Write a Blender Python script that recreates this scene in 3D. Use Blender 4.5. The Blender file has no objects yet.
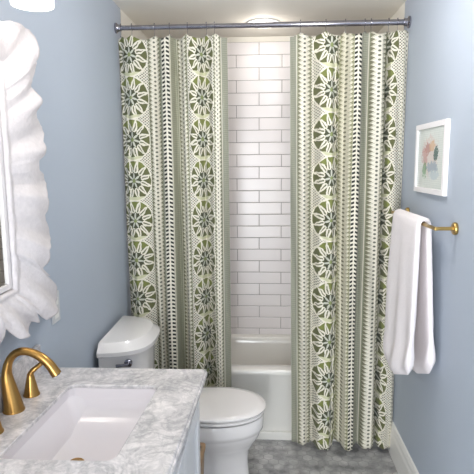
import bpy, bmesh, math, random
from mathutils import Vector, Matrix, noise
PI = math.pi
C = bpy.context.scene.collection
random.seed(4)

# ------------------------------------------------------------------ nodes
class N:
    """socket wrapper with arithmetic"""
    def __init__(s, nt, sock): s.nt, s.s = nt, sock
    def _m(s, op, *a, clamp=False):
        n = s.nt.nodes.new('ShaderNodeMath'); n.operation = op; n.use_clamp = clamp
        for i, v in enumerate(a):
            if isinstance(v, N): s.nt.links.new(v.s, n.inputs[i])
            else: n.inputs[i].default_value = v
        return N(s.nt, n.outputs[0])
    def __add__(s, o): return s._m('ADD', s, o)
    __radd__ = __add__
    def __sub__(s, o): return s._m('SUBTRACT', s, o)
    def __rsub__(s, o): return s._m('SUBTRACT', o, s)
    def __mul__(s, o): return s._m('MULTIPLY', s, o)
    __rmul__ = __mul__
    def __truediv__(s, o): return s._m('DIVIDE', s, o)
    def abs(s): return s._m('ABSOLUTE', s)
    def frac(s): return s._m('FRACT', s)
    def floor(s): return s._m('FLOOR', s)
    def sqrt(s): return s._m('SQRT', s)
    def gt(s, o): return s._m('GREATER_THAN', s, o)
    def lt(s, o): return s._m('LESS_THAN', s, o)
    def min(s, o): return s._m('MINIMUM', s, o)
    def max(s, o): return s._m('MAXIMUM', s, o)
    def atan2(s, o): return s._m('ARCTAN2', s, o)
    def clamp(s): return s._m('ADD', s, 0.0, clamp=True)

def mixc(nt, fac, a, b):
    n = nt.nodes.new('ShaderNodeMix'); n.data_type = 'RGBA'
    ins = [n.inputs[0], n.inputs[6], n.inputs[7]]
    for i, v in zip(ins, (fac, a, b)):
        if isinstance(v, N): nt.links.new(v.s, i)
        elif isinstance(v, bpy.types.NodeSocket): nt.links.new(v, i)
        elif isinstance(v, (int, float)): i.default_value = v
        else: i.default_value = (*v, 1)
    return n.outputs[2]

def newmat(name):
    m = bpy.data.materials.new(name); m.use_nodes = True
    nt = m.node_tree
    return m, nt, nt.nodes['Principled BSDF']

def mat(name, col, rough=.5, metal=0, spec=.5, noise_amt=0, noise_scale=20, bump=0, bump_scale=200, emis=None, estr=0, coat=0):
    m, nt, b = newmat(name)
    b.inputs['Base Color'].default_value = (*col, 1)
    b.inputs['Roughness'].default_value = rough
    b.inputs['Metallic'].default_value = metal
    b.inputs['Specular IOR Level'].default_value = spec
    b.inputs['Coat Weight'].default_value = coat
    if emis: b.inputs['Emission Color'].default_value = (*emis, 1); b.inputs['Emission Strength'].default_value = estr
    tc = nt.nodes.new('ShaderNodeTexCoord')
    if noise_amt:
        n = nt.nodes.new('ShaderNodeTexNoise'); n.inputs['Scale'].default_value = noise_scale; n.inputs['Detail'].default_value = 4
        nt.links.new(tc.outputs['Object'], n.inputs['Vector'])
        c = mixc(nt, N(nt, n.outputs[0]), tuple(x*(1-noise_amt) for x in col), tuple(min(1, x*(1+noise_amt)) for x in col))
        nt.links.new(c, b.inputs['Base Color'])
    if bump:
        n = nt.nodes.new('ShaderNodeTexNoise'); n.inputs['Scale'].default_value = bump_scale; n.inputs['Detail'].default_value = 3
        nt.links.new(tc.outputs['Object'], n.inputs['Vector'])
        bp = nt.nodes.new('ShaderNodeBump'); bp.inputs['Strength'].default_value = bump; bp.inputs['Distance'].default_value = .002
        nt.links.new(n.outputs[0], bp.inputs['Height']); nt.links.new(bp.outputs[0], b.inputs['Normal'])
    return m

def xyz(nt, which='Object'):
    tc = nt.nodes.new('ShaderNodeTexCoord'); s = nt.nodes.new('ShaderNodeSeparateXYZ')
    nt.links.new(tc.outputs[which], s.inputs[0])
    return [N(nt, o) for o in s.outputs]

def white_noise(nt, a, b):
    c = nt.nodes.new('ShaderNodeCombineXYZ'); nt.links.new(a.s, c.inputs[0]); nt.links.new(b.s, c.inputs[1])
    w = nt.nodes.new('ShaderNodeTexWhiteNoise'); w.noise_dimensions = '2D'; nt.links.new(c.outputs[0], w.inputs['Vector'])
    return N(nt, w.outputs['Value'])

def steps(u, vals, bounds):
    """piecewise constant of u"""
    r = None
    for i, b in enumerate(bounds):
        d = vals[i+1]-vals[i]
        if abs(d) < 1e-9: continue
        t = u.gt(b)*d
        r = t if r is None else r+t
    return (r+vals[0]) if r is not None else u*0.0+vals[0]

# palette
M = {}
M['wall'] = mat('blue_wall_paint', (.43, .478, .545), .55, noise_amt=.03, noise_scale=3, bump=.15, bump_scale=250)
M['ceiling'] = mat('ceiling_paint', (.84, .80, .71), .7, bump=.1)
M['white_trim'] = mat('white_trim_paint', (.80, .78, .74), .35)
M['porcelain'] = mat('porcelain', (.82, .785, .765), .12, coat=.4)
M['tub'] = mat('tub_enamel', (.76, .74, .69), .15, coat=.3)
M['sink'] = mat('sink_ceramic', (.70, .655, .665), .12, coat=.4)
M['cabinet'] = mat('grey_cabinet_paint', (.70, .69, .69), .35)
M['chrome'] = mat('chrome', (.36, .35, .39), .14, metal=1)
M['gold'] = mat('brushed_gold', (.38, .215, .065), .28, metal=1)
M['brass'] = mat('brass', (.50, .34, .12), .28, metal=1)
M['dark'] = mat('dark_gap', (.05, .05, .05), .6)
M['frame_white'] = mat('ruffled_frame_paint', (.62, .575, .57), .6, noise_amt=.12, noise_scale=70, bump=.8, bump_scale=120)
M['mirror_rim'] = mat('mirror_rim_paint', (.64, .60, .595), .5)
M['picture_white'] = mat('picture_frame_white', (.84, .81, .81), .35)
M['terry'] = mat('white_terry', (.90, .84, .84), .95, bump=.9, bump_scale=420, noise_amt=.05, noise_scale=120)
M['plate'] = mat('outlet_plastic', (.60, .60, .60), .4)
M['wicker'] = mat('brown_wood', (.28, .18, .10), .6, noise_amt=.3, noise_scale=30)
M['mirror'] = mat('mirror_glass', (.86, .87, .84), .02, metal=1)
M['glow'] = mat('lit_lens', (1, 1, 1), .4, emis=(1, .95, .88), estr=3)
M['bulb'] = mat('lit_bulb', (1, 1, 1), .4, emis=(1, .93, .84), estr=4)

def shade_mat():
    m, nt, b = newmat('frosted_lit_glass_shade')
    tc = nt.nodes.new('ShaderNodeTexCoord')
    n = nt.nodes.new('ShaderNodeTexVoronoi'); n.inputs['Scale'].default_value = 90
    nt.links.new(tc.outputs['Object'], n.inputs['Vector'])
    b.inputs['Base Color'].default_value = (.95, .93, .9, 1); b.inputs['Roughness'].default_value = .25
    b.inputs['Emission Color'].default_value = (1, .95, .9, 1)
    e = N(nt, n.outputs['Distance'])*.6+.45
    nt.links.new(e.s, b.inputs['Emission Strength'])
    return m
M['shade'] = shade_mat()

def tile_mat(name, axis):
    """3 x 12 running-bond subway tile; axis = horizontal coordinate index"""
    m, nt, b = newmat(name)
    p = xyz(nt); u = p[axis]; z = p[2]
    H, W = .0832, .310
    r = (2.484-z)/H
    row = r.floor(); fr = r.frac()
    odd = (row*.5).frac()*2.0            # 0 / 1
    s = (u+.032+.0)/W+odd*.5
    col = s.floor(); fs = s.frac()
    gy = fr.min(1.0-fr)*H; gx = fs.min(1.0-fs)*W
    g = gy.min(gx).lt(.0019)
    wn = white_noise(nt, row, col)
    t = mixc(nt, wn, (.80, .755, .745), (.86, .815, .80))
    c = mixc(nt, g, t, (.30, .27, .26))
    nt.links.new(c, b.inputs['Base Color'])
    nt.links.new((g*.5+.26).s, b.inputs['Roughness'])
    bp = nt.nodes.new('ShaderNodeBump'); bp.inputs['Strength'].default_value = .6; bp.inputs['Distance'].default_value = .002
    e = (gy.min(gx)/.005).clamp()
    nt.links.new(e.s, bp.inputs['Height']); nt.links.new(bp.outputs[0], b.inputs['Normal'])
    return m
M['tile_x'] = tile_mat('subway_tile', 0)
M['tile_y'] = tile_mat('subway_tile_side', 1)

def hex_mat():
    m, nt, b = newmat('grey_marble_hexagon_mosaic')
    p = xyz(nt); D = .056
    x = p[0]/D; y = p[1]/D; S = math.sqrt(3)
    # two offset rectangular lattices
    ax = (x+.0); ay = y/S
    ca_x = (ax+.5).floor(); ca_y = (ay+.5).floor()
    dax = ax-ca_x; day = (ay-ca_y)*S
    cb_x = ax.floor(); cb_y = ay.floor()
    dbx = ax-cb_x-.5; dby = (ay-cb_y-.5)*S
    da = dax*dax+day*day; db = dbx*dbx+dby*dby
    sel = db.lt(da)
    dx = dax+(dbx-dax)*sel; dy = day+(dby-day)*sel
    ix = ca_x+(cb_x+.5-ca_x)*sel; iy = ca_y+(cb_y+.5-ca_y)*sel
    hd = dx.abs().max(dx.abs()*.5+dy.abs()*(S/2))
    g = hd.gt(.465)
    wn = white_noise(nt, ix, iy)
    tc = nt.nodes.new('ShaderNodeTexCoord')
    no = nt.nodes.new('ShaderNodeTexNoise'); no.inputs['Scale'].default_value = 14; no.inputs['Detail'].default_value = 6
    nt.links.new(tc.outputs['Object'], no.inputs['Vector'])
    f = (wn*.38+(N(nt, no.outputs[0])-.5)*2.4+.30).clamp()
    t = mixc(nt, f, (.17, .17, .172), (.55, .54, .53))
    c = mixc(nt, g, t, (.27, .265, .26))
    nt.links.new(c, b.inputs['Base Color']); b.inputs['Roughness'].default_value = .35
    return m
M['hex'] = hex_mat()

def marble_mat():
    m, nt, b = newmat('white_grey_veined_marble')
    tc = nt.nodes.new('ShaderNodeTexCoord')
    def nz(sc, det=6, dist=0.0, rough=.6):
        n = nt.nodes.new('ShaderNodeTexNoise'); n.inputs['Scale'].default_value = sc
        n.inputs['Detail'].default_value = det; n.inputs['Distortion'].default_value = dist; n.inputs['Roughness'].default_value = rough
        nt.links.new(tc.outputs['Object'], n.inputs['Vector']); return N(nt, n.outputs[0])
    a = nz(7, 7, 1.6); v = 1.0-((a-.5).abs()*11).clamp()
    b2 = nz(22, 6, 1.2, .7); v2 = 1.0-((b2-.48).abs()*9).clamp()
    cl = nz(11, 5, .6)
    f = (v*.40+v2*.34+(cl-.45)*1.3+.10).clamp()
    c = mixc(nt, f, (.78, .735, .72), (.37, .355, .36))
    nt.links.new(c, b.inputs['Base Color']); b.inputs['Roughness'].default_value = .18
    return m
M['marble'] = marble_mat()

def towel_mat(): return M['terry']

def curtain_mat(name, stripes, P, top):
    """stripes: (u0,u1,type,centre,halfwidth,tone) ; u in fabric units, v = height.
    M medallions over a net, F leaf chain, C dark chevrons, G sage band"""
    m, nt, b = newmat(name)
    uvn = nt.nodes.new('ShaderNodeUVMap'); uvn.uv_map = 'fabric'
    sp = nt.nodes.new('ShaderNodeSeparateXYZ'); nt.links.new(uvn.outputs[0], sp.inputs[0])
    u = N(nt, sp.outputs[0])*100.0; v = N(nt, sp.outputs[1])
    bounds = [s[1] for s in stripes[:-1]]
    def st(f): return steps(u, [f(s) for s in stripes], bounds)
    isM = st(lambda s: float(s[2] == 'M')); isC = st(lambda s: float(s[2] == 'C')); isG = st(lambda s: float(s[2] == 'G'))
    c0 = st(lambda s: s[3]); hw = st(lambda s: s[4]); tone = st(lambda s: s[5])
    nzt = nt.nodes.new('ShaderNodeTexNoise'); nzt.inputs['Scale'].default_value = 34; nzt.inputs['Detail'].default_value = 2
    tc0 = nt.nodes.new('ShaderNodeTexCoord'); nt.links.new(tc0.outputs['Object'], nzt.inputs['Vector'])
    wob = N(nt, nzt.outputs[0])-.5
    a = (u-c0)/hw
    aa = a.abs()
    ivory = (.76, .715, .60); dk = (.018, .018, .014); sage = (.30, .30, .235)
    p = P/10
    tp = (v/p)
    t = tp.frac()
    # ---- leaf chain
    zig = (t*2.0-1.0).abs()                       # 1 at edge of period, 0 centre
    tri = aa.gt(.42+.52*(1.0-zig))               # spiky edges
    line = aa.gt(.93)
    dx = a/.17; dy = (t-.5)/.24
    dot = (dx*dx+dy*dy).lt(1.0)
    t2 = (tp+aa*.8).frac()
    rib = t2.lt(.22)*aa.gt(.30)
    F = mixc(nt, rib, ivory, (.50, .48, .36))
    F = mixc(nt, tri, F, (.19, .185, .12))
    F = mixc(nt, dot, F, (.13, .13, .10))
    F = mixc(nt, line, F, (.26, .28, .17))
    # ---- chevrons
    t3 = (tp*1.0+aa*.38).frac()
    bar = t3.lt(.54)*aa.gt(.20)*aa.lt(.92)
    Cc = mixc(nt, bar, ivory, dk)
    Cc = mixc(nt, aa.gt(.95), Cc, sage)
    # ---- sage band
    hb = (v/(p*.5)).frac().lt(.5)*aa.lt(.55)
    G = mixc(nt, hb*.55, sage, (.20, .205, .15))
    G = mixc(nt, (aa-.78).abs().lt(.07), G, ivory)
    # ---- medallions over a net
    q = (u-c0)/3.0; w = v/(.0150)
    n1 = ((q+w).frac()-.5).abs(); n2 = ((q-w).frac()-.5).abs()
    net = n1.lt(.30)*n2.lt(.30)
    Nn = mixc(nt, net, ivory, (.13, .13, .10))
    vm = ((top-v)/P)
    bb = (vm.frac()-.5)*2.0*1.02                       # -1.06..1.06, + downwards
    r = (a*a+bb*bb).sqrt()
    ang = bb.atan2(a)
    r = r+wob*.12; ang = ang+wob*.22
    def petals(n, r0, r1, wid, off=0.0):
        s = ((ang*(n/(2*PI))+off).frac()-.5).abs()*2.0
        k = (r-r0)/(r1-r0)
        ww = (1.0-k)*wid
        return s.lt(ww)*r.gt(r0), s, k
    pt, s, k = petals(12, .34, 1.06, 1.0)
    body = (k*4.0+.15).min((1.0-k)*1.25)
    pt = s.lt(body)*k.gt(.0)
    slit = s.lt(body*.40-.10)*k.gt(.15)*k.lt(.70)
    disc = mixc(nt, pt, (.115, .12, .045), ivory)
    disc = mixc(nt, slit, disc, (.15, .155, .085))
    inner = r.lt(.40)
    pi_, s2, k2 = petals(7, .0, .46, 1.0, .25)
    ic = mixc(nt, pi_, (.055, .06, .03), (.55, .55, .46))
    ic = mixc(nt, r.lt(.10), ic, (.22, .26, .10))
    disc = mixc(nt, inner, disc, ic)
    cap = bb.lt(-.62)*(1.0-pt)
    disc = mixc(nt, cap, disc, (.175, .195, .05))
    foot = bb.gt(.80)*(r.gt(.85))
    disc = mixc(nt, foot, disc, (.58, .57, .37))
    Md = mixc(nt, r.lt(1.0), Nn, disc)
    Md = mixc(nt, ((r-1.035).abs()).lt(.035), Md, ivory)
    col = mixc(nt, isM, F, Md)
    col = mixc(nt, isC, col, Cc)
    col = mixc(nt, isG, col, G)
    col = mixc(nt, tone, col, (.42, .40, .20))
    # woven grain
    tc = nt.nodes.new('ShaderNodeTexCoord'); no = nt.nodes.new('ShaderNodeTexNoise'); no.inputs['Scale'].default_value = 120
    nt.links.new(tc.outputs['Object'], no.inputs['Vector'])
    col = mixc(nt, (N(nt, no.outputs[0])*.10), col, (.42, .42, .36))
    nt.links.new(col, b.inputs['Base Color'])
    b.inputs['Roughness'].default_value = .9; b.inputs['Specular IOR Level'].default_value = .15
    b.inputs['Sheen Weight'].default_value = .1
    return m

# ------------------------------------------------------------------ objects
def empty(name, loc=(0, 0, 0), label=None, cat=None, group=None):
    o = bpy.data.objects.new(name, None); C.objects.link(o); o.location = loc; o.empty_display_size = .05
    if label: o['label'] = label; o['category'] = cat
    if group: o['group'] = group
    return o

def obj(name, bm, m, parent=None, smooth=True, bevel=0, angle=40, label=None):
    me = bpy.data.meshes.new(name)
    bmesh.ops.recalc_face_normals(bm, faces=bm.faces[:])
    bm.to_mesh(me); bm.free()
    me.materials.append(m)
    for p in me.polygons: p.use_smooth = smooth
    o = bpy.data.objects.new(name, me); C.objects.link(o)
    if parent:
        o.parent = parent
        o.matrix_parent_inverse = Matrix.Translation(world_loc(parent)).inverted()
    if bevel:
        b = o.modifiers.new('bevel', 'BEVEL'); b.width = bevel; b.segments = 3; b.limit_method = 'ANGLE'; b.angle_limit = math.radians(35)
    if smooth:
        es = me.attributes.get('sharp_edge')
        try:
            me.set_sharp_from_angle(angle=math.radians(angle))
        except Exception: pass
    if label: o['label'] = label
    return o

def world_loc(o):
    return Vector(o.location) if o.type == 'EMPTY' else Vector((0, 0, 0))

def tag(o, label, cat, group=None):
    o['label'] = label; o['category'] = cat
    if group: o['group'] = group
    return o
def struct(name, bm, m, **k):
    o = obj(name, bm, m, **k); o['kind'] = 'structure'; return o

def box(x0, x1, y0, y1, z0, z1, bm=None):
    bm = bm or bmesh.new()
    vs = [bm.verts.new((x, y, z)) for x in (x0, x1) for y in (y0, y1) for z in (z0, z1)]
    for f in ((0, 1, 3, 2), (4, 6, 7, 5), (0, 4, 5, 1), (2, 3, 7, 6), (0, 2, 6, 4), (1, 5, 7, 3)):
        bm.faces.new([vs[i] for i in f])
    return bm

def loft(loops, cap0=True, cap1=True, close=True, bm=None):
    bm = bm or bmesh.new()
    L = [[bm.verts.new(p) for p in lp] for lp in loops]
    n = len(L[0])
    for a, b in zip(L, L[1:]):
        for i in range(n if close else n-1):
            j = (i+1) % n
            bm.faces.new((a[i], a[j], b[j], b[i]))
    if cap0: bm.faces.new(L[0])
    if cap1: bm.faces.new(L[-1][::-1])
    return bm

def rrect(x0, x1, y0, y1, z, r, k=6):
    pts = []
    for cx, cy, a0 in ((x1-r, y1-r, 0), (x0+r, y1-r, 90), (x0+r, y0+r, 180), (x1-r, y0+r, 270)):
        for i in range(k+1):
            a = math.radians(a0+90*i/k); pts.append((cx+r*math.cos(a), cy+r*math.sin(a), z))
    return pts

def tube(path, radii, n=16, cap=True, bm=None):
    """tube along a path with changing radius"""
    path = [Vector(p) for p in path]
    if not isinstance(radii, (list, tuple)): radii = [radii]*len(path)
    loops = []; prev = None
    for i, p in enumerate(path):
        t = (path[min(i+1, len(path)-1)]-path[max(i-1, 0)]).normalized()
        if prev is None:
            a = t.orthogonal().normalized()
        else:
            a = (prev-t*prev.dot(t)).normalized()
        prev = a; b = t.cross(a)
        loops.append([p+(a*math.cos(2*PI*k/n)+b*math.sin(2*PI*k/n))*radii[i] for k in range(n)])
    return loft(loops, cap, cap, bm=bm)

def lathe(profile, centre, axis='Z', n=40, bm=None, cap=True):
    loops = []
    for r, h in profile:
        lp = []
        for k in range(n):
            a = 2*PI*k/n; c, s = r*math.cos(a), r*math.sin(a)
            if axis == 'Z': v = (c, s, h)
            elif axis == 'X': v = (h, c, s)
            else: v = (c, h, s)
            lp.append(Vector(centre)+Vector(v))
        loops.append(lp)
    return loft(loops, cap, cap, bm=bm)

def interp(pts, x):
    if x <= pts[0][0]: return pts[0][1]
    for (a, b), (c, d) in zip(pts, pts[1:]):
        if x <= c:
            t = (x-a)/(c-a); t = t*t*(3-2*t); return b+(d-b)*t
    return pts[-1][1]
def lin(pts, x):
    if x <= pts[0][0]: return pts[0][1]
    for (a, b), (c, d) in zip(pts, pts[1:]):
        if x <= c: return b+(d-b)*(x-a)/(c-a)
    return pts[-1][1]
def catmull(pts, k=8):
    P = [Vector(p) for p in pts]; P = [2*P[0]-P[1]]+P+[2*P[-1]-P[-2]]; out = []
    for i in range(1, len(P)-2):
        for j in range(k):
            t = j/k; a, b, c, d = P[i-1], P[i], P[i+1], P[i+2]
            out.append(.5*((2*b)+(c-a)*t+(2*a-5*b+4*c-d)*t*t+(3*b-a-3*c+d)*t**3))
    out.append(P[-2]); return out

# ------------------------------------------------------------------ room
XL, XR = -.785, .75
YB, YF = 3.62, -1.0
ZC = 2.52
struct('floor', box(XL-.1, XR+.1, YF-.1, YB+.1, -.1, 0), M['hex'], smooth=False)
struct('ceiling', box(XL-.1, XR+.1, YF-.1, YB+.1, ZC, ZC+.1), M['ceiling'], smooth=False)
struct('wall_left', box(XL-.1, XL, YF-.1, 2.935, 0, ZC), M['wall'], smooth=False)
struct('wall_right', box(XR, XR+.1, YF-.1, 2.93, 0, ZC), M['wall'], smooth=False)
bm = bmesh.new()
box(XL, -.74, YF-.1, YF, 0, ZC, bm); box(.08, XR, YF-.1, YF, 0, ZC, bm); box(-.74, .08, YF-.1, YF, 2.06, ZC, bm)
struct('wall_front', bm, M['wall'], smooth=False)
bm = bmesh.new()
box(-.765, -.74, YF, YF+.018, 0, 2.06, bm); box(.08, .16, YF, YF+.018, 0, 2.06, bm); box(-.765, .16, YF, YF+.018, 2.06, 2.14, bm)
struct('door_1', bm, M['white_trim'], smooth=False, label='white casing of the unseen doorway added for fill light')  # unseen opening, put in so fill light can enter
TT = 2.484
struct('wall_back', box(XL-.1, XR+.1, YB+.012, YB+.1, 0, ZC), M['ceiling'], smooth=False)
struct('trim_1', box(XL, XR, YB, YB+.012, 0, TT), M['tile_x'], smooth=False, label='white subway tile facing of the tub alcove back wall')
for nm, x0, x1, tx0, tx1, n in (('wall_alcove_left', XL-.1, XL, XL, XL+.010, 2), ('wall_alcove_right', XR, XR+.1, XR-.010, XR, 3)):
    struct(nm, box(x0, x1, 2.93, YB+.1, 0, ZC), M['ceiling'], smooth=False)
    struct('trim_%d' % n, box(tx0, tx1, 2.945, YB, 0, 2.36), M['tile_y'], smooth=False, label='white subway tile on an alcove end wall')

def baseboard(name, side):
    x = XR if side > 0 else XL
    prof = [(0, 0), (-.018*side, 0), (-.018*side, .13), (-.014*side, .145), (-.014*side, .165), (-.008*side, .185), (0, .19)]
    y1 = 2.90
    loops = [[(x+a, y, h) for a, h in prof] for y in (YF, y1)]
    struct(name, loft(loops), M['white_trim'], smooth=False)
baseboard('baseboard_right', 1); baseboard('baseboard_left', -1)

# ------------------------------------------------------------------ bathtub
tub = empty('bathtub', (0, 3.28, 0), 'white alcove bathtub with plain apron behind the two curtain panels', 'bathtub')
x0, x1, y0, y1 = XL+.012, XR-.012, 2.955, 3.617
loops = [rrect(x0, x1, y0+.012, y1, .0, .01), rrect(x0, x1, y0+.012, y1, .395, .01), rrect(x0, x1, y0+.002, y1, .41, .01),
         rrect(x0, x1, y0, y1, .425, .01), rrect(x0, x1, y0+.004, y1, .438, .012), rrect(x0, x1, y0+.016, y1, .443, .015),
         rrect(x0+.07, x1-.07, y0+.085, y1-.055, .443, .12), rrect(x0+.08, x1-.08, y0+.095, y1-.062, .436, .12),
         rrect(x0+.09, x1-.10, y0+.103, y1-.070, .40, .12), rrect(x0+.14, x1-.16, y0+.125, y1-.095, .16, .13),
         rrect(x0+.19, x1-.21, y0+.17, y1-.14, .11, .12)]
obj('tub_shell', loft(loops), M['tub'], tub, angle=50)
bm = box(x0, x1, 2.947, 2.968, 0, .05)
obj('apron_base', bm, M['tub'], tub, bevel=.004)
obj('drain', lathe([(.028, 0), (.028, .004), (.012, .006)], (x1-.28, 3.29, .108)), M['chrome'], tub)

# ------------------------------------------------------------------ curtain rod
RY, RZ = 2.82, 2.39
rod = empty('shower_curtain_rod', (XL, RY, RZ), 'chrome tension rod across the tub alcove, holding both curtain panels', 'curtain rod')
obj('tube', lathe([(.0125, XL+.004), (.0125, -.05), (.0145, -.045), (.0145, XR-.004)], (0, RY, RZ), 'X', 24, cap=True), M['chrome'], rod)
obj('end_flange', lathe([(.027, XL+.0005), (.027, XL+.008), (.020, XL+.014), (.016, XL+.03)], (0, RY, RZ), 'X', 28), M['chrome'], rod)
obj('end_flange', lathe([(.030, XR-.0005), (.030, XR-.008), (.020, XR-.014), (.018, XR-.03)], (0, RY, RZ), 'X', 28), M['chrome'], rod)

# ------------------------------------------------------------------ curtains
def X170(px): return (px-263.1)*.005421          # fabric coordinate to metres across
def X_of(u, h):                                    # h: 0 floor, 1 rod
    return X170(u)
def curtain(name, u0, u1, edge_b, edge_t, fold, P, top, stripes, hooks, label, ztop=2.352, zbot=.035):
    root = empty(name, ((edge_t[0]+edge_t[1])/2, RY, 0), label, 'shower curtain')
    m = curtain_mat(name+'_fabric', stripes, P, top)
    NU, NV = int((u1-u0)*5), 110
    bm = bmesh.new(); uvl = bm.loops.layers.uv.new('fabric')
    grid = []
    ht = sorted(hooks)
    for i in range(NU+1):
        u = u0+(u1-u0)*i/NU; row = []
        # droop between hooks
        dr = 0
        for a, b in zip(ht, ht[1:]):
            if a <= u <= b: dr = math.sin(PI*(u-a)/(b-a))**.8*.016*min(1.3, (b-a)/12)
        if u < ht[0]: dr = min(.02, (ht[0]-u)*.003)
        if u > ht[-1]: dr = min(.02, (u-ht[-1])*.003)
        f = interp(fold, u)
        for j in range(NV+1):
            h = j/NV
            z = zbot+(ztop-zbot)*h
            if h > .97: z -= dr*(h-.97)/.03
            xl = edge_b[0]+(edge_t[0]-edge_b[0])*h; xr = edge_b[1]+(edge_t[1]-edge_b[1])*h
            s = (u-u0)/(u1-u0); x = xl+(xr-xl)*s
            amp = 1.10-.40*h**2
            y = 2.852-.022*h+f*amp
            y += .006*math.sin(z*3.1+u*.21)+.003*math.sin(z*7.3+u*.6)
            x += .003*math.sin(z*2.3+u*.13)*(1-s)*s*4
            if h > .93: y = y*(1-(h-.93)/.07*.5)+(RY+f*.3)*((h-.93)/.07*.5)
            v = bm.verts.new((x, y, z)); row.append((v, u/100.0, z))
        grid.append(row)
    for i in range(NU):
        for j in range(NV):
            q = [grid[i][j], grid[i+1][j], grid[i+1][j+1], grid[i][j+1]]
            fc = bm.faces.new([a[0] for a in q])
            for l, a in zip(fc.loops, q): l[uvl].uv = (a[1], a[2])
    o = obj('fabric', bm, m, root, angle=180)
    so = o.modifiers.new('thick', 'SOLIDIFY'); so.thickness = .0015; so.offset = 0
    return root, grid

# fold profile: y offset (negative = towards the camera) against fabric coordinate
foldL = [(117, .055), (121, .03), (126, -.015), (132, -.035), (140, -.012), (148, .018), (153, .0), (158, .022), (160, .0), (163, -.025), (167, -.035), (171, -.03), (175.5, .045), (181, .03), (187, -.035), (194, -.045), (200, -.02), (205, .035), (209, .015), (215, -.035), (220, -.035), (225, .0), (230, .02)]
foldR = [(290, .03), (294, .02), (299, .0), (304, -.02), (309, .01), (313, .03), (321, -.045), (331, -.06), (336, -.02), (340.5, .055), (345, .03), (350, -.045), (354, -.055), (358.5, -.05), (362, .0), (366, .015), (372, -.035), (380, -.03), (384, .0), (387, .06), (390, -.02), (395, -.04), (401, -.03), (406, .0)]
strL = [(110, 149, 'M', 131, 17, 0), (149, 161.5, 'F', 155.2, 6.3, .05), (161.5, 163, 'G', 162, 3, 0), (163, 171.5, 'C', 167.2, 4.2, 0), (171.5, 178.5, 'G', 175, 4.2, .15),
        (178.5, 190, 'F', 184.2, 5.8, .05), (190, 215.5, 'M', 203.2, 11.8, 0), (215.5, 222.5, 'F', 219, 3.5, .0), (222.5, 232, 'G', 227, 5, 0)]
strR = [(280, 297.3, 'G', 293.2, 4.4, 0), (297.3, 311, 'F', 304.2, 6.8, .0), (311, 340.5, 'M', 331, 17.5, 0), (340.5, 352.3, 'F', 346.4, 6, .22),
        (352.3, 359.7, 'C', 356, 3.8, 0), (359.7, 368.4, 'G', 364, 4.7, .0), (368.4, 387, 'F', 377.5, 9.3, 0), (387, 396, 'M', 385, 11, .0), (396, 401, 'M', 430, 9, 0), (401, 410, 'F', 404, 4, 0)]
hooksL = [123, 134, 157, 172, 190, 209, 217]
hooksR = [300, 325, 344, 363, 369, 386, 394.5, 401]
cL, gL = curtain('shower_curtain', 118.5, 229.5, (-.777, -.188), (-.780, -.193), foldL, .2217, 2.362, strL, hooksL,
             'green and cream medallion-striped curtain panel hanging at the left, beside the toilet')
cR, gR = curtain('shower_curtain', 290, 405.5, (.166, .745), (.137, .746), foldR, .2283, 2.396, strR, hooksR,
             'green and cream medallion-striped curtain panel hanging at the right, beside the towel')

# hooks: ring round the rod and a short wire down to the cloth
def hook_mesh():
    bm = bmesh.new()
    ring = [(0, .0170*math.sin(a)+.0, .0170*math.cos(a)) for a in [math.radians(x) for x in range(-150, 151, 15)]]
    p = [Vector(q) for q in ring]
    tube(p, .0015, 8, bm=bm)
    tube([Vector((0, .003, -.016)), Vector((0, .004, -.028)), Vector((0, .0, -.042)), Vector((0, -.006, -.050)), Vector((0, -.009, -.044))], .0010, 8, bm=bm)
    lathe([(.001, -.0035), (.0035, 0), (.001, .0035)], (0, 0, .019), 'Z', 10, bm=bm)
    return bm
first = None
for hs, g, u0, u1, side in ((hooksL, gL, 118.5, 229.5, 'left'), (hooksR, gR, 290, 405.5, 'right')):
    for h in hs:
        i = round((h-u0)/(u1-u0)*(len(g)-1)); v = g[i][-1]
        # position recomputed from the stored grid's formula
        xx = (((-.780+(-.193+.780)*(h-u0)/(u1-u0))) if side == 'left' else (.137+(.746-.137)*(h-u0)/(u1-u0)))
        if first is None:
            o = obj('curtain_hook', hook_mesh(), M['chrome']); first = o
        else:
            o = first.copy(); C.objects.link(o)
        o.location = (xx, RY, RZ)
        tag(o, 'small chrome hook joining the %s curtain panel to the rod' % side, 'curtain hook', 'chrome hooks of the %s curtain panel' % side)

# ------------------------------------------------------------------ recessed light
rl = empty('recessed_light', (-.003, 3.28, ZC), 'round recessed downlight in the ceiling over the bathtub', 'ceiling light')
obj('trim_ring', lathe([(.072, -.001), (.074, -.006), (.10, -.006), (.104, -.001)], (-.003, 3.28, ZC), cap=False), M['white_trim'], rl)
obj('lens', lathe([(.073, -.001), (.068, -.012), (.045, -.018), (.001, -.020)], (-.003, 3.28, ZC)), M['glow'], rl)

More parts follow.
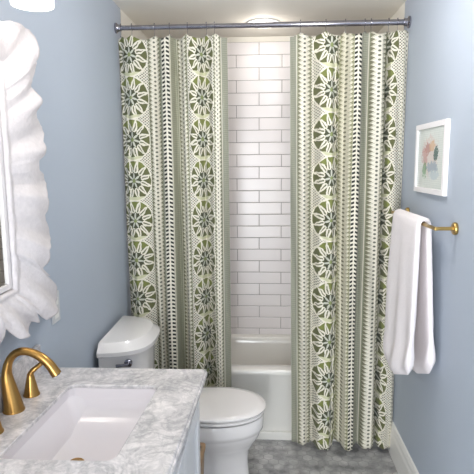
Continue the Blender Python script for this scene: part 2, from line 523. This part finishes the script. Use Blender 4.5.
# ------------------------------------------------------------------ toilet
TY = 2.49
toilet = empty('toilet', (-.4, TY, 0), 'white two-piece toilet with closed lid between vanity and shower curtain', 'toilet')
def egg(xb, xf, hw, z, n=56, p=2.35, cx=None):
    cx = cx if cx is not None else xb+(xf-xb)*.50
    pts = []
    for i in range(n):
        t = 2*PI*i/n; c, s = math.cos(t), math.sin(t)
        e = 2/p if c < 0 else 2/2.05
        x = cx+((xf-cx) if c > 0 else (cx-xb))*math.copysign(abs(c)**e, c)
        y = hw*math.copysign(abs(s)**(2/2.15), s)
        pts.append((x, TY+y, z))
    return pts
bowl = [egg(-.60, -.03, .125, 0), egg(-.60, -.035, .122, .015), egg(-.60, -.065, .108, .035), egg(-.60, -.075, .100, .06), egg(-.60, -.082, .098, .16), egg(-.60, -.075, .105, .215),
        egg(-.59, -.045, .135, .262), egg(-.57, -.022, .160, .30), egg(-.56, -.015, .172, .325), egg(-.56, -.013, .174, .335), egg(-.55, -.002, .182, .342), egg(-.54, .0, .185, .36), egg(-.54, .002, .186, .405), egg(-.54, -.002, .183, .416), egg(-.53, -.03, .16, .418)]
obj('bowl', loft(bowl), M['porcelain'], toilet, angle=60)
seat = [egg(-.49, -.014, .174, .4245), egg(-.495, .004, .187, .427), egg(-.495, .006, .189, .434), egg(-.493, .002, .185, .440)]
obj('seat', loft(seat), M['porcelain'], toilet, angle=60)
lid = [egg(-.49, -.012, .176, .4445), egg(-.50, .008, .190, .448), egg(-.50, .012, .192, .455), egg(-.497, .006, .187, .462), egg(-.48, -.03, .16, .4655), egg(-.42, -.12, .08, .467)]
obj('lid', loft(lid), M['porcelain'], toilet, angle=60)
for s in (-1, 1):
    obj('hinge', lathe([(.012, -.02), (.014, -.018), (.014, .018), (.012, .02)], (-.49, TY+s*.075, .452), 'Y', 16), M['porcelain'], toilet)
TC = 2.455
def tankloop(inset, z, k=1.0):
    half = [(-.758, .250), (-.68, .238), (-.615, .212), (-.568, .170), (-.542, .11), (-.534, .05)]
    pts = [(x-(inset if x > -.75 else 0), TC+(w-inset), z) for x, w in half]
    pts += [(x, 2*TC-y, z) for x, y, z in pts[::-1]]
    c = catmull(pts, 4)
    return [tuple(p) for p in c]
tank = [tankloop(.055, .40), tankloop(.045, .43), tankloop(.028, .62), tankloop(.020, .795), tankloop(.018, .80)]
to = obj('tank', loft(tank), M['porcelain'], toilet, angle=50)
tl = [tankloop(.010, .800), tankloop(.0, .806), tankloop(-.002, .826), tankloop(.004, .834), tankloop(.022, .852), tankloop(.028, .862), tankloop(.040, .866)]
obj('tank_lid', loft(tl), M['porcelain'], toilet, angle=30)
lv = lathe([(.019, 0), (.019, -.01), (.010, -.014), (.010, -.032)], (-.628, 2.262, .762), 'Y', 20)
lever = obj('flush_lever', lv, M['chrome'], toilet, label='chrome lever')
obj('lever_arm', tube([(-.622, 2.232, .763), (-.650, 2.228, .761), (-.678, 2.230, .757)], [.009, .007, .008], 12), M['chrome'], lever)
obj('tank_neck', loft([rrect(-.74, -.58, TC-.1, TC+.1, .36, .03), rrect(-.74, -.58, TC-.1, TC+.1, .405, .03)]), M['porcelain'], toilet)

# ------------------------------------------------------------------ vanity
ZT = .96
CY0, CY1 = .985, 1.732
CXF = -.198
SY0, SY1, SX0, SX1 = 1.152, 1.582, -.648, -.355
van = empty('vanity_cabinet', (-.5, 1.35, 0), 'pale grey painted vanity cabinet under the marble countertop', 'cabinet')
cx1 = -.240; vy0, vy1 = .995, 1.705
bm = bmesh.new()
box(XL+.001, cx1-.02, vy0, vy0+.018, .09, ZT-.032, bm)
box(XL+.001, cx1-.02, vy1-.018, vy1, .09, ZT-.032, bm)
box(XL+.001, cx1-.02, vy0+.018, vy1-.018, .09, .11, bm)
box(XL+.001, XL+.012, vy0+.018, vy1-.018, .11, ZT-.032, bm)
obj('carcass', bm, M['cabinet'], van, smooth=False)
bm = bmesh.new()
for a, b in ((vy0, vy0+.05), (vy1-.05, vy1), (1.33, 1.367)):
    box(cx1-.02, cx1, a, b, .0 if b-a > .04 else .12, ZT-.032, bm)
box(cx1-.02, cx1, vy0+.05, vy1-.05, ZT-.082, ZT-.032, bm)
box(cx1-.02, cx1, vy0+.05, vy1-.05, .09, .12, bm)
obj('face_frame', bm, M['cabinet'], van, smooth=False, bevel=.002)
for a in (vy0, vy1-.05): obj('foot_block', box(XL+.02, XL+.07, a, a+.05, 0, .09), M['cabinet'], van, smooth=False)
for a, b, s in ((vy0+.04, 1.346, 1), (1.351, vy1-.04, -1)):
    z0, z1 = .115, ZT-.075
    bm = bmesh.new(); w = .055; f0, f1 = cx1+.0005, cx1+.019
    box(f0, f1, a, a+w, z0, z1, bm); box(f0, f1, b-w, b, z0, z1, bm)
    box(f0, f1, a+w, b-w, z0, z0+w, bm); box(f0, f1, a+w, b-w, z1-w, z1, bm)
    box(f0, f0+.008, a+w, b-w, z0+w, z1-w, bm)
    d = obj('door', bm, M['cabinet'], van, smooth=False, bevel=.0015)
    ky = b-.028 if s > 0 else a+.028
    obj('knob', lathe([(.006, 0), (.005, .012), (.012, .016), (.014, .022), (.008, .027)], (f1, ky, z1-.26), 'X', 20), M['brass'], d, label='brass knob')

# countertop with the sink opening
ct = empty('countertop', (-.5, 1.35, ZT-.03), 'white and grey veined marble countertop with ogee edge and low backsplash', 'countertop')
def ctl(o, z): return [(x+((y-1.73)*.030 if x > -.5 else 0), y, z) for x, y, z in rrect(XL+.001, CXF-o, CY0+o, CY1-o, z, .004+max(0, .004-o/4))]
def skew(pts, k): return [(x+(y-1.36)*k, y, z) for x, y, z in pts]
def hole(o, z): return skew(rrect(SX0-o, SX1+o, SY0-o, SY1+o, z, .022+o), .055)
loops = [hole(0, ZT-.011), ctl(.008, ZT-.030), ctl(.004, ZT-.026), ctl(.0, ZT-.020), ctl(0, ZT-.014), ctl(.002, ZT-.009), ctl(.006, ZT-.007), ctl(.007, ZT-.003), ctl(.010, ZT), hole(.002, ZT), hole(0, ZT-.002), hole(0, ZT-.011)]
bm = loft(loops, False, False); bmesh.ops.remove_doubles(bm, verts=bm.verts[:], dist=1e-5)
obj('slab', bm, M['marble'], ct, angle=25)
obj('backsplash', box(XL+.001, XL+.016, CY0, 1.668, ZT, ZT+.105), M['marble'], ct, smooth=False, bevel=.002)

# sink
sk = empty('sink', (-.5, 1.365, .80), 'white rectangular undermount sink basin set into the marble countertop', 'sink')
def sl(o, z, r): return skew(rrect(SX0+o[0], SX1-o[1], SY0+o[2], SY1-o[3], z, r), .055)
zt = ZT-.012
outer = [sl((-.006, -.006, -.006, -.006), zt, .03), sl((-.006, -.006, -.006, -.006), zt-.02, .03), sl((.0, .0, .0, .0), zt-.03, .04), sl((.05, .02, .03, .03), zt-.145, .05)]
inner = []
for q in range(15):
    t = q/14; e = (1-math.cos(t*PI/2))        # 0..1 inset
    zz = zt-.130*math.sin(t*PI/2)**.75
    inner.append(sl((-.002+.105*e**1.3, .0+.09*e**1.6, .0+.13*e**1.4, .0+.16*e**1.1), zz, .025+.022*e))
bm = loft(outer[::-1]+inner, True, True)
obj('basin', bm, M['sink'], sk, angle=60)
obj('drain', lathe([(.022, 0), (.023, .002), (.020, .004), (.019, .003), (.012, .0035), (.010, .006), (.001, .007)], (-.545, 1.365, zt-.1295)), M['gold'], sk, label='gold drain')

# ------------------------------------------------------------------ faucet
fc = empty('faucet', (-.735, 1.40, ZT), 'brushed gold widespread faucet with arched spout and two lever handles', 'faucet')
FY = 1.40
path = catmull([(-.738, FY, ZT+.002), (-.741, FY, ZT+.03), (-.748, FY, ZT+.075), (-.7515, FY, ZT+.115), (-.742, FY, ZT+.152), (-.720, FY, ZT+.176), (-.690, FY, ZT+.182), (-.654, FY, ZT+.170), (-.624, FY, ZT+.145), (-.602, FY, ZT+.1125)], 6)
n = len(path)
rad = [lin([(0, .030), (.10, .0265), (.22, .0205), (.33, .0150), (.45, .0118), (.7, .0115), (.9, .0140), (1, .0150)], i/(n-1)) for i in range(n)]
bm = tube(path, rad, 24)
sp = obj('spout', bm, M['gold'], fc, angle=60)
obj('aerator', tube([(-.6035, FY, ZT+.1145), (-.6015, FY, ZT+.1105)], [.0115, .0105], 16), M['dark'], sp, label='dark aerator')
obj('base_ring', lathe([(.0315, .0), (.0315, .003), (.030, .005)], (-.738, FY, ZT)), M['gold'], fc)
for y, s in ((1.502, 1), (1.272, -1)):
    hx = -.731
    h = obj('handle', lathe([(.0255, .0005), (.0255, .004), (.0225, .008), (.0125, .058), (.0095, .070), (.006, .074)], (hx, y, ZT)), M['gold'], fc)
    obj('lever', tube(catmull([(hx, y, ZT+.060), (hx+.004, y, ZT+.075), (hx+.018 if s > 0 else hx+.006, y+.004 if s > 0 else y-.018, ZT+.088), (hx+.045 if s > 0 else hx+.008, y+.010 if s > 0 else y-.045, ZT+.110)], 5), [.0095]*5+[.0085]*5+[.0075]*5+[.007], 14), M['gold'], h)

# ------------------------------------------------------------------ mirror
mir = empty('mirror', (XL+.02, 1.12, 1.63), 'white ruffled coral-edged mirror on the left wall above the sink', 'mirror')
IY0, IY1, IZ0, IZ1 = .76, 1.474, 1.312, 1.945
FX = XL+.045
obj('glass', box(XL+.004, XL+.022, IY0-.002, IY1-.013, IZ0+.013, IZ1-.013), M['mirror'], mir, smooth=False)
def ringbox(y0, y1, z0, z1, w, xa, xb):
    def L(o, x): return [(x, y0-o, z0-o), (x, y1+o, z0-o), (x, y1+o, z1+o), (x, y0-o, z1+o)]
    bm = loft([L(-w, xa), L(-w, xb), L(0, xb+.002), L(0, xa), L(-w, xa)], False, False)
    bmesh.ops.remove_doubles(bm, verts=bm.verts[:], dist=1e-6); return bm
obj('inner_bevel', ringbox(IY0, IY1, IZ0, IZ1, .013, XL+.006, XL+.028), M['mirror_rim'], mir, smooth=False)
obj('backing_board', box(XL+.001, XL+.004, IY0-.09, IY1+.09, IZ0-.09, IZ1+.09), M['dark'], mir, smooth=False)
cyc, czc = 1.12, 1.63
outline = [(1.40, 2.098), (1.47, 2.10), (1.505, 2.092), (1.535, 2.065), (1.60, 2.04), (1.62, 2.01)]
# visible edge, traced as image points then put on the frame's own plane
fpx = 515.0; yaw, pit, rol = map(math.radians, (3.0, 8.2, .4))
fw = Vector((-math.sin(yaw)*math.cos(pit), math.cos(yaw)*math.cos(pit), -math.sin(pit)))
rt = Vector((math.cos(yaw), math.sin(yaw), 0)); up = rt.cross(fw)
R_ = rt*math.cos(rol)-up*math.sin(rol); U_ = up*math.cos(rol)+rt*math.sin(rol)
edge_px = [(0, 22), (13.7, 21.6), (18.5, 23), (28.8, 30), (34.7, 37), (38, 46), (37.7, 58), (36.5, 62), (33.5, 65), (34.5, 72), (32, 78.5), (33.5, 90), (39, 96), (40.8, 104), (36, 111), (36.5, 118), (41.5, 127), (44, 134), (43, 142), (46, 148), (43.4, 156), (38.8, 160), (38.8, 170), (43.4, 174), (46, 184), (47, 197), (47.6, 210), (44.7, 215), (45.2, 220), (48.5, 229), (50.4, 239), (49, 250), (49.7, 259), (47.5, 263), (41.9, 268), (43, 271.5), (52, 278), (56.5, 285), (57, 299), (55, 315), (46, 320), (40, 323), (36, 312), (31, 321), (28.5, 332), (20, 339), (12, 334), (5, 328), (3.8, 337), (0, 343)]
pol = []
for px, py in edge_px*0:
    d = fw+R_*((px-237)/fpx)+U_*((237-py)/fpx)
    k = (FX+.005)/d.x; Y = d.y*k; Z = 1.68+d.z*k
    pol.append((math.atan2(Z-czc, Y-cyc), math.hypot(Z-czc, Y-cyc)))
def r_in(a, o=0):
    c, s = math.cos(a), math.sin(a)
    hy = (IY1-cyc if c > 0 else cyc-IY0)+o; hz = (IZ1-czc if s > 0 else czc-IZ0)+o
    return min(hy/abs(c) if abs(c) > 1e-6 else 9, hz/abs(s) if abs(s) > 1e-6 else 9)
def r_out(a):
    if amin <= a <= amax: return lin(pol, a)
    g = r_in(a, .215)*.93+.022*math.sin(a*17)+.012*math.sin(a*41)
    e = min(abs(a-amin), abs(a-amax), 2*PI-abs(a-amin), 2*PI-abs(a-amax))
    w = min(1, e/.2); ref = pol[0][1] if abs(((a-amin+PI) % (2*PI))-PI) < abs(((a-amax+PI) % (2*PI))-PI) else pol[-1][1]
    return ref*(1-w)+g*w
cuts = []
for px, py in [(33, 71), (36, 112), (39, 165), (45, 217), (42, 269), (38, 321), (4, 330), (14, 24)]:
    d = fw+R_*((px-237)/fpx)+U_*((237-py)/fpx); k = FX/d.x
    cuts.append(math.atan2(1.68+d.z*k-czc, d.y*k-cyc))
cuts.sort()
def phase(a):
    if a < cuts[0]: return (a-cuts[0])/.33
    if a > cuts[-1]: return (a-cuts[-1])/.33
    for i, (p, q) in enumerate(zip(cuts, cuts[1:])):
        if a <= q: return i+(a-p)/(q-p)
def rim_x(a, v):
    f = phase(a); f -= math.floor(f)
    saw = (math.sin(2*PI*f)*.65-math.sin(4*PI*f)*.25)
    return XL+.022+.036*math.sin(min(1, v*1.15)*PI*.60)+saw*.022*v**1.4
for px, py in edge_px:
    d = fw+R_*((px-237)/fpx)+U_*((237-py)/fpx); X = FX+.015
    for _ in range(8):
        k = X/d.x; a = math.atan2(1.68+d.z*k-czc, d.y*k-cyc); X = .5*X+.5*rim_x(a, 1)
    k = X/d.x
    pol.append((math.atan2(1.68+d.z*k-czc, d.y*k-cyc), math.hypot(1.68+d.z*k-czc, d.y*k-cyc)))
pol.sort(); amin, amax = pol[0][0], pol[-1][0]
NA, NR = 900, 26
loops = []
for j in range(NR+1):
    v = j/NR; lp = []
    for i in range(NA):
        a = -PI+2*PI*i/NA
        r0 = r_in(a, .004); r1 = max(r_out(a), r0+.03)
        r = r0+(r1-r0)*v
        lip = .010*math.exp(-((v-.06)/.05)**2)
        x = rim_x(a, v)+lip+.002*v*noise.noise(Vector((a*8, v*3, 2)))
        if j == 0: x = XL+.010
        lp.append((x, cyc+r*math.cos(a), czc+r*math.sin(a)))
    loops.append(lp)
o = obj('ruffled_frame', loft(loops, False, False), M['frame_white'], mir, angle=180)
so = o.modifiers.new('thick', 'SOLIDIFY'); so.thickness = .005; so.offset = 0

# ------------------------------------------------------------------ wall outlet
ol = empty('outlet_plate', (XL, 1.85, 1.15), 'off-white outlet plate on the wall just behind the mirror edge', 'outlet')
obj('cover', box(XL+.0005, XL+.007, 1.805, 1.874, 1.090, 1.205), M['plate'], ol, smooth=False, bevel=.002)
for z in (1.12, 1.17): obj('socket', box(XL+.0072, XL+.009, 1.823, 1.856, z-.014, z+.014), M['white_trim'], ol, smooth=False, bevel=.0007)

# ------------------------------------------------------------------ vanity light
vl = empty('vanity_light', (XL, 1.2, 2.2), 'wall light with frosted glass shades above the ruffled mirror', 'wall light')
obj('back_plate', box(XL+.0005, XL+.022, .98, 1.50, 2.205, 2.265), M['gold'], vl, smooth=False, bevel=.004)
for y in (1.45, 1.235, 1.02):
    sx = -.630
    obj('arm', tube(catmull([(XL+.02, y, 2.235), (XL+.07, y, 2.25), (sx, y, 2.262), (sx, y, 2.245)], 4), .007, 12), M['gold'], vl)
    s = obj('glass_shade', lathe([(.0535, 2.110), (.0555, 2.108), (.0565, 2.112), (.0565, 2.23), (.045, 2.242), (.012, 2.246), (.012, 2.240), (.043, 2.236), (.0525, 2.226), (.0525, 2.112), (.0535, 2.110)], (sx, y, 0), cap=False), M['shade'], vl)
    obj('bulb', lathe([(.006, 2.238), (.012, 2.225), (.014, 2.21), (.026, 2.185), (.028, 2.17), (.022, 2.150), (.010, 2.142), (.001, 2.140)], (sx, y, 0)), M['bulb'], s)

# ------------------------------------------------------------------ picture
pic = empty('framed_picture', (XR, 2.34, 1.69), 'white-framed abstract watercolour print hanging above the towel bar', 'picture')
PY0, PY1, PZ0, PZ1 = 2.148, 2.562, 1.538, 1.850
def rb(y0, y1, z0, z1, w, xa, xb):
    def L(o, x): return [(x, y0+o, z0+o), (x, y1-o, z0+o), (x, y1-o, z1-o), (x, y0+o, z1-o)]
    bm = loft([L(0, xa), L(0, xb), L(w, xb), L(w, xa), L(0, xa)], False, False)
    bmesh.ops.remove_doubles(bm, verts=bm.verts[:], dist=1e-6); return bm
obj('frame', rb(PY0, PY1, PZ0, PZ1, .024, XR-.001, XR-.020), M['picture_white'], pic, smooth=False, bevel=.0015)
def art_mat():
    m, nt, b = newmat('watercolour_print')
    p = xyz(nt); y, z = p[1], p[2]
    tc = nt.nodes.new('ShaderNodeTexCoord')
    no = nt.nodes.new('ShaderNodeTexNoise'); no.inputs['Scale'].default_value = 45; no.inputs['Detail'].default_value = 8; no.inputs['Roughness'].default_value = .7
    nt.links.new(tc.outputs['Object'], no.inputs['Vector']); nn = N(nt, no.outputs[0])
    rr = (z/.009).frac().lt(.35)
    base = mixc(nt, rr*.35, (.62, .66, .62), (.42, .45, .44))
    base = mixc(nt, (nn-.35).clamp()*1.2, base, (.74, .74, .70))
    def blob(base, yc, zc, ry, rz, col, k=1.0):
        a = (y-yc)/ry; c = (z-zc)/rz
        d = a*a*.6+c*c*.6+(nn-.5)*6.0
        return mixc(nt, d.lt(1.0)*k, base, col)
    base = blob(base, 2.36, 1.70, .085, .065, (.62, .50, .46), .7)
    base = blob(base, 2.39, 1.735, .035, .02, (.42, .20, .18), .8)
    base = blob(base, 2.43, 1.70, .03, .035, (.50, .26, .24), .7)
    base = blob(base, 2.33, 1.745, .03, .018, (.60, .40, .25), .8)
    base = blob(base, 2.28, 1.715, .024, .022, (.03, .10, .09), .9)
    base = blob(base, 2.33, 1.655, .06, .018, (.25, .33, .40), .8)
    base = blob(base, 2.43, 1.640, .02, .03, (.16, .30, .16), .8)
    base = blob(base, 2.30, 1.62, .05, .015, (.45, .52, .56), .8)
    nt.links.new(base, b.inputs['Base Color']); b.inputs['Roughness'].default_value = .25
    return m
obj('print', box(XR-.012, XR-.008, PY0+.02, PY1-.02, PZ0+.02, PZ1-.02), art_mat(), pic, smooth=False)
obj('backing', box(XR-.008, XR-.001, PY0+.02, PY1-.02, PZ0+.02, PZ1-.02), M['dark'], pic, smooth=False)

# ------------------------------------------------------------------ towel bar and towel
BX, BZ = .67, 1.42
tb = empty('towel_bar', (XR, 2.36, BZ), 'brass towel bar with round wall mounts on the right wall', 'towel bar')
obj('bar', box(BX-.0065, BX+.0065, 2.02, 2.715, BZ-.0065, BZ+.0065), M['brass'], tb, smooth=False, bevel=.0015)
for y in (2.032, 2.703):
    po = obj('post', lathe([(.0075, BX-.004), (.0075, XR-.014)], (0, y, BZ), 'X', 20), M['brass'], tb)
    obj('rosette', lathe([(.024, XR-.0005), (.025, XR-.003), (.025, XR-.010), (.022, XR-.014), (.010, XR-.015)], (0, y, BZ), 'X', 32), M['brass'], po)

def towel():
    bm = bmesh.new()
    NS, NL = 44, 46
    rings = []
    for i in range(NS+1):
        w = i/NS                          # 0 near .. 1 far
        endr = min(1, (min(w, 1-w)/.05)); endr = math.sqrt(max(0, 1-(1-endr)**2))
        # centre line, front bottom -> over bar -> back bottom
        c = []
        ytop = 2.172+w*.412
        yfb = 2.105+w*.450; ybb = 2.115+w*.43
        e2 = min(w, 1-w); cr = .022*(1-math.sqrt(max(0, 1-(1-min(1, e2/.08))**2))); zf = lin([(0, .800), (.08, .772), (.5, .695), (.75, .668), (1, .715)], w)+cr; zb = lin([(0, .815), (.12, .768), (.5, .70), (1, .68)], w)+cr
        for k in range(NL+1):
            t = k/NL
            if t < .45:
                q = t/.45; x = .620+(BX-.020-.620)*q; y = yfb+(ytop-yfb)*q; z = zf+(BZ-zf)*q
                if w > .6: y += .018*(w-.6)/.4*math.sin(q*PI)**1*1.0
                x += (.006*math.sin(w*9+q*3)-.006*math.sin(w*15+1))*(1-q)
            elif t < .55:
                g = (t-.45)/.10; an = PI*(1-g); x = BX+.021*math.cos(an); z = BZ+.021*math.sin(an); y = ytop
            else:
                q = (t-.55)/.45; x = BX+.021+(.716-BX-.021)*q; y = ytop+(ybb-ytop)*q; z = BZ-(BZ-zb)*q
                x += -.006*math.sin(w*8+q*2)*q*.7
            c.append(Vector((x, y, z)))
        # offset both sides
        L, Rr = [], []
        for k in range(NL+1):
            tg = (c[min(k+1, NL)]-c[max(k-1, 0)]); tg.y = 0; tg.normalize()
            nrm = Vector((-tg.z, 0, tg.x))
            e = min(k, NL-k)/NL
            th = .0120+.0085*math.exp(-((e-.035)/.03)**2)-.003*math.exp(-((e-.10)/.012)**2)
            if e < .02: th *= math.sqrt(max(.0, 1-((.02-e)/.02)**2))*.85+.15
            th *= .55+.45*endr
            if .44 < k/NL < .56: th = min(th, .0095)
            th += .0012*noise.noise(Vector((c[k].y*40, c[k].z*40, k)))
            L.append(c[k]+nrm*th); Rr.append(c[k]-nrm*th)
        rings.append([tuple(p) for p in L+Rr[::-1]])
    return loft(rings, True, True, bm=bm)
o = obj('towel', towel(), M['terry'], angle=180)
tag(o, 'white terry towel folded over the brass bar on the right wall', 'towel')

# ------------------------------------------------------------------ small basket between vanity and toilet
wb = empty('waste_basket', (-.34, 1.97, 0), 'brown waste basket on the floor between vanity and toilet', 'waste basket')
obj('bin_body', loft([rrect(-.42, -.27, 1.89, 2.04, 0, .02), rrect(-.45, -.252, 1.87, 2.06, .48, .02), rrect(-.44, -.262, 1.88, 2.05, .48, .02), rrect(-.41, -.28, 1.90, 2.03, .01, .02)]), M['wicker'], wb)
obj('rim', loft([rrect(a, b, c, d, z, .02) for a, b, c, d, z in ((-.454, -.248, 1.866, 2.064, .472), (-.454, -.248, 1.866, 2.064, .486), (-.438, -.264, 1.882, 2.048, .486), (-.438, -.264, 1.882, 2.048, .472), (-.454, -.248, 1.866, 2.064, .472))], False, False), M['wicker'], wb)

# ------------------------------------------------------------------ unseen ceiling lamp, added to light walls and curtains
cl = empty('fill_ceiling_light', (.15, 1.95, ZC), 'unseen flush round ceiling lamp added to light the bathroom', 'ceiling light')
obj('lamp_base', lathe([(.15, -.001), (.15, -.02), (.14, -.025)], (.15, 1.95, ZC)), M['white_trim'], cl)
obj('diffuser', lathe([(.14, -.026), (.135, -.05), (.10, -.075), (.05, -.087), (.001, -.09)], (.15, 1.95, ZC)), M['glow'], cl)

# ------------------------------------------------------------------ lights
def light(kind, name, loc, energy, col, size=.1, rot=(0, 0, 0)):
    l = bpy.data.lights.new(name, kind); l.energy = energy; l.color = col
    if kind == 'AREA': l.shape = 'DISK'; l.size = size
    else: l.shadow_soft_size = size
    o = bpy.data.objects.new(name, l); C.objects.link(o); o.location = loc; o.rotation_euler = rot
    return o
dl = light('SPOT', 'downlight_lamp', (-.003, 3.28, ZC-.028), 14, (1, .95, .91), .07); dl.data.spot_size = math.radians(84); dl.data.spot_blend = 1
light('POINT', 'downlight_glow', (-.003, 3.28, ZC-.075), 1.15, (1, .94, .88), .05)
light('POINT', 'ceiling_fill', (.15, 1.95, ZC-.19), 9, (.98, .97, 1.0), .09)  # added fill below the unseen ceiling lamp, brightens the walls
d = light('AREA', 'doorway_fill', (-.33, YF-.05, 1.05), 62, (.92, .96, 1.0), 1, (math.radians(90), 0, math.radians(-42))); d.data.shape = 'RECTANGLE'; d.data.size = .7; d.data.size_y = 2.0  # added fill light in the unseen doorway, turned towards the right wall
for y in (1.45, 1.235, 1.02):
    light('POINT', 'vanity_lamp', (-.630, y, 2.095), .33, (1, .94, .90), .03)

# pale blue fill coming in by the added doorway behind the camera
w = bpy.data.worlds.new('World'); bpy.context.scene.world = w; w.use_nodes = True
w.node_tree.nodes['Background'].inputs[0].default_value = (.75, .82, 1, 1); w.node_tree.nodes['Background'].inputs[1].default_value = .4

# ------------------------------------------------------------------ camera
cam = bpy.data.cameras.new('Camera'); co = bpy.data.objects.new('Camera', cam); C.objects.link(co)
cam.sensor_fit = 'HORIZONTAL'; cam.sensor_width = 36; cam.lens = 515/474*36; cam.clip_start = .02
mt = Matrix((R_, U_, -fw)).transposed().to_4x4(); mt.translation = Vector((0, 0, 1.68))
co.matrix_world = mt
sc = bpy.context.scene; sc.camera = co
sc.view_settings.view_transform = 'Standard'; sc.view_settings.look = 'None'; sc.view_settings.gamma = 1
sc.view_settings.exposure = 0.66
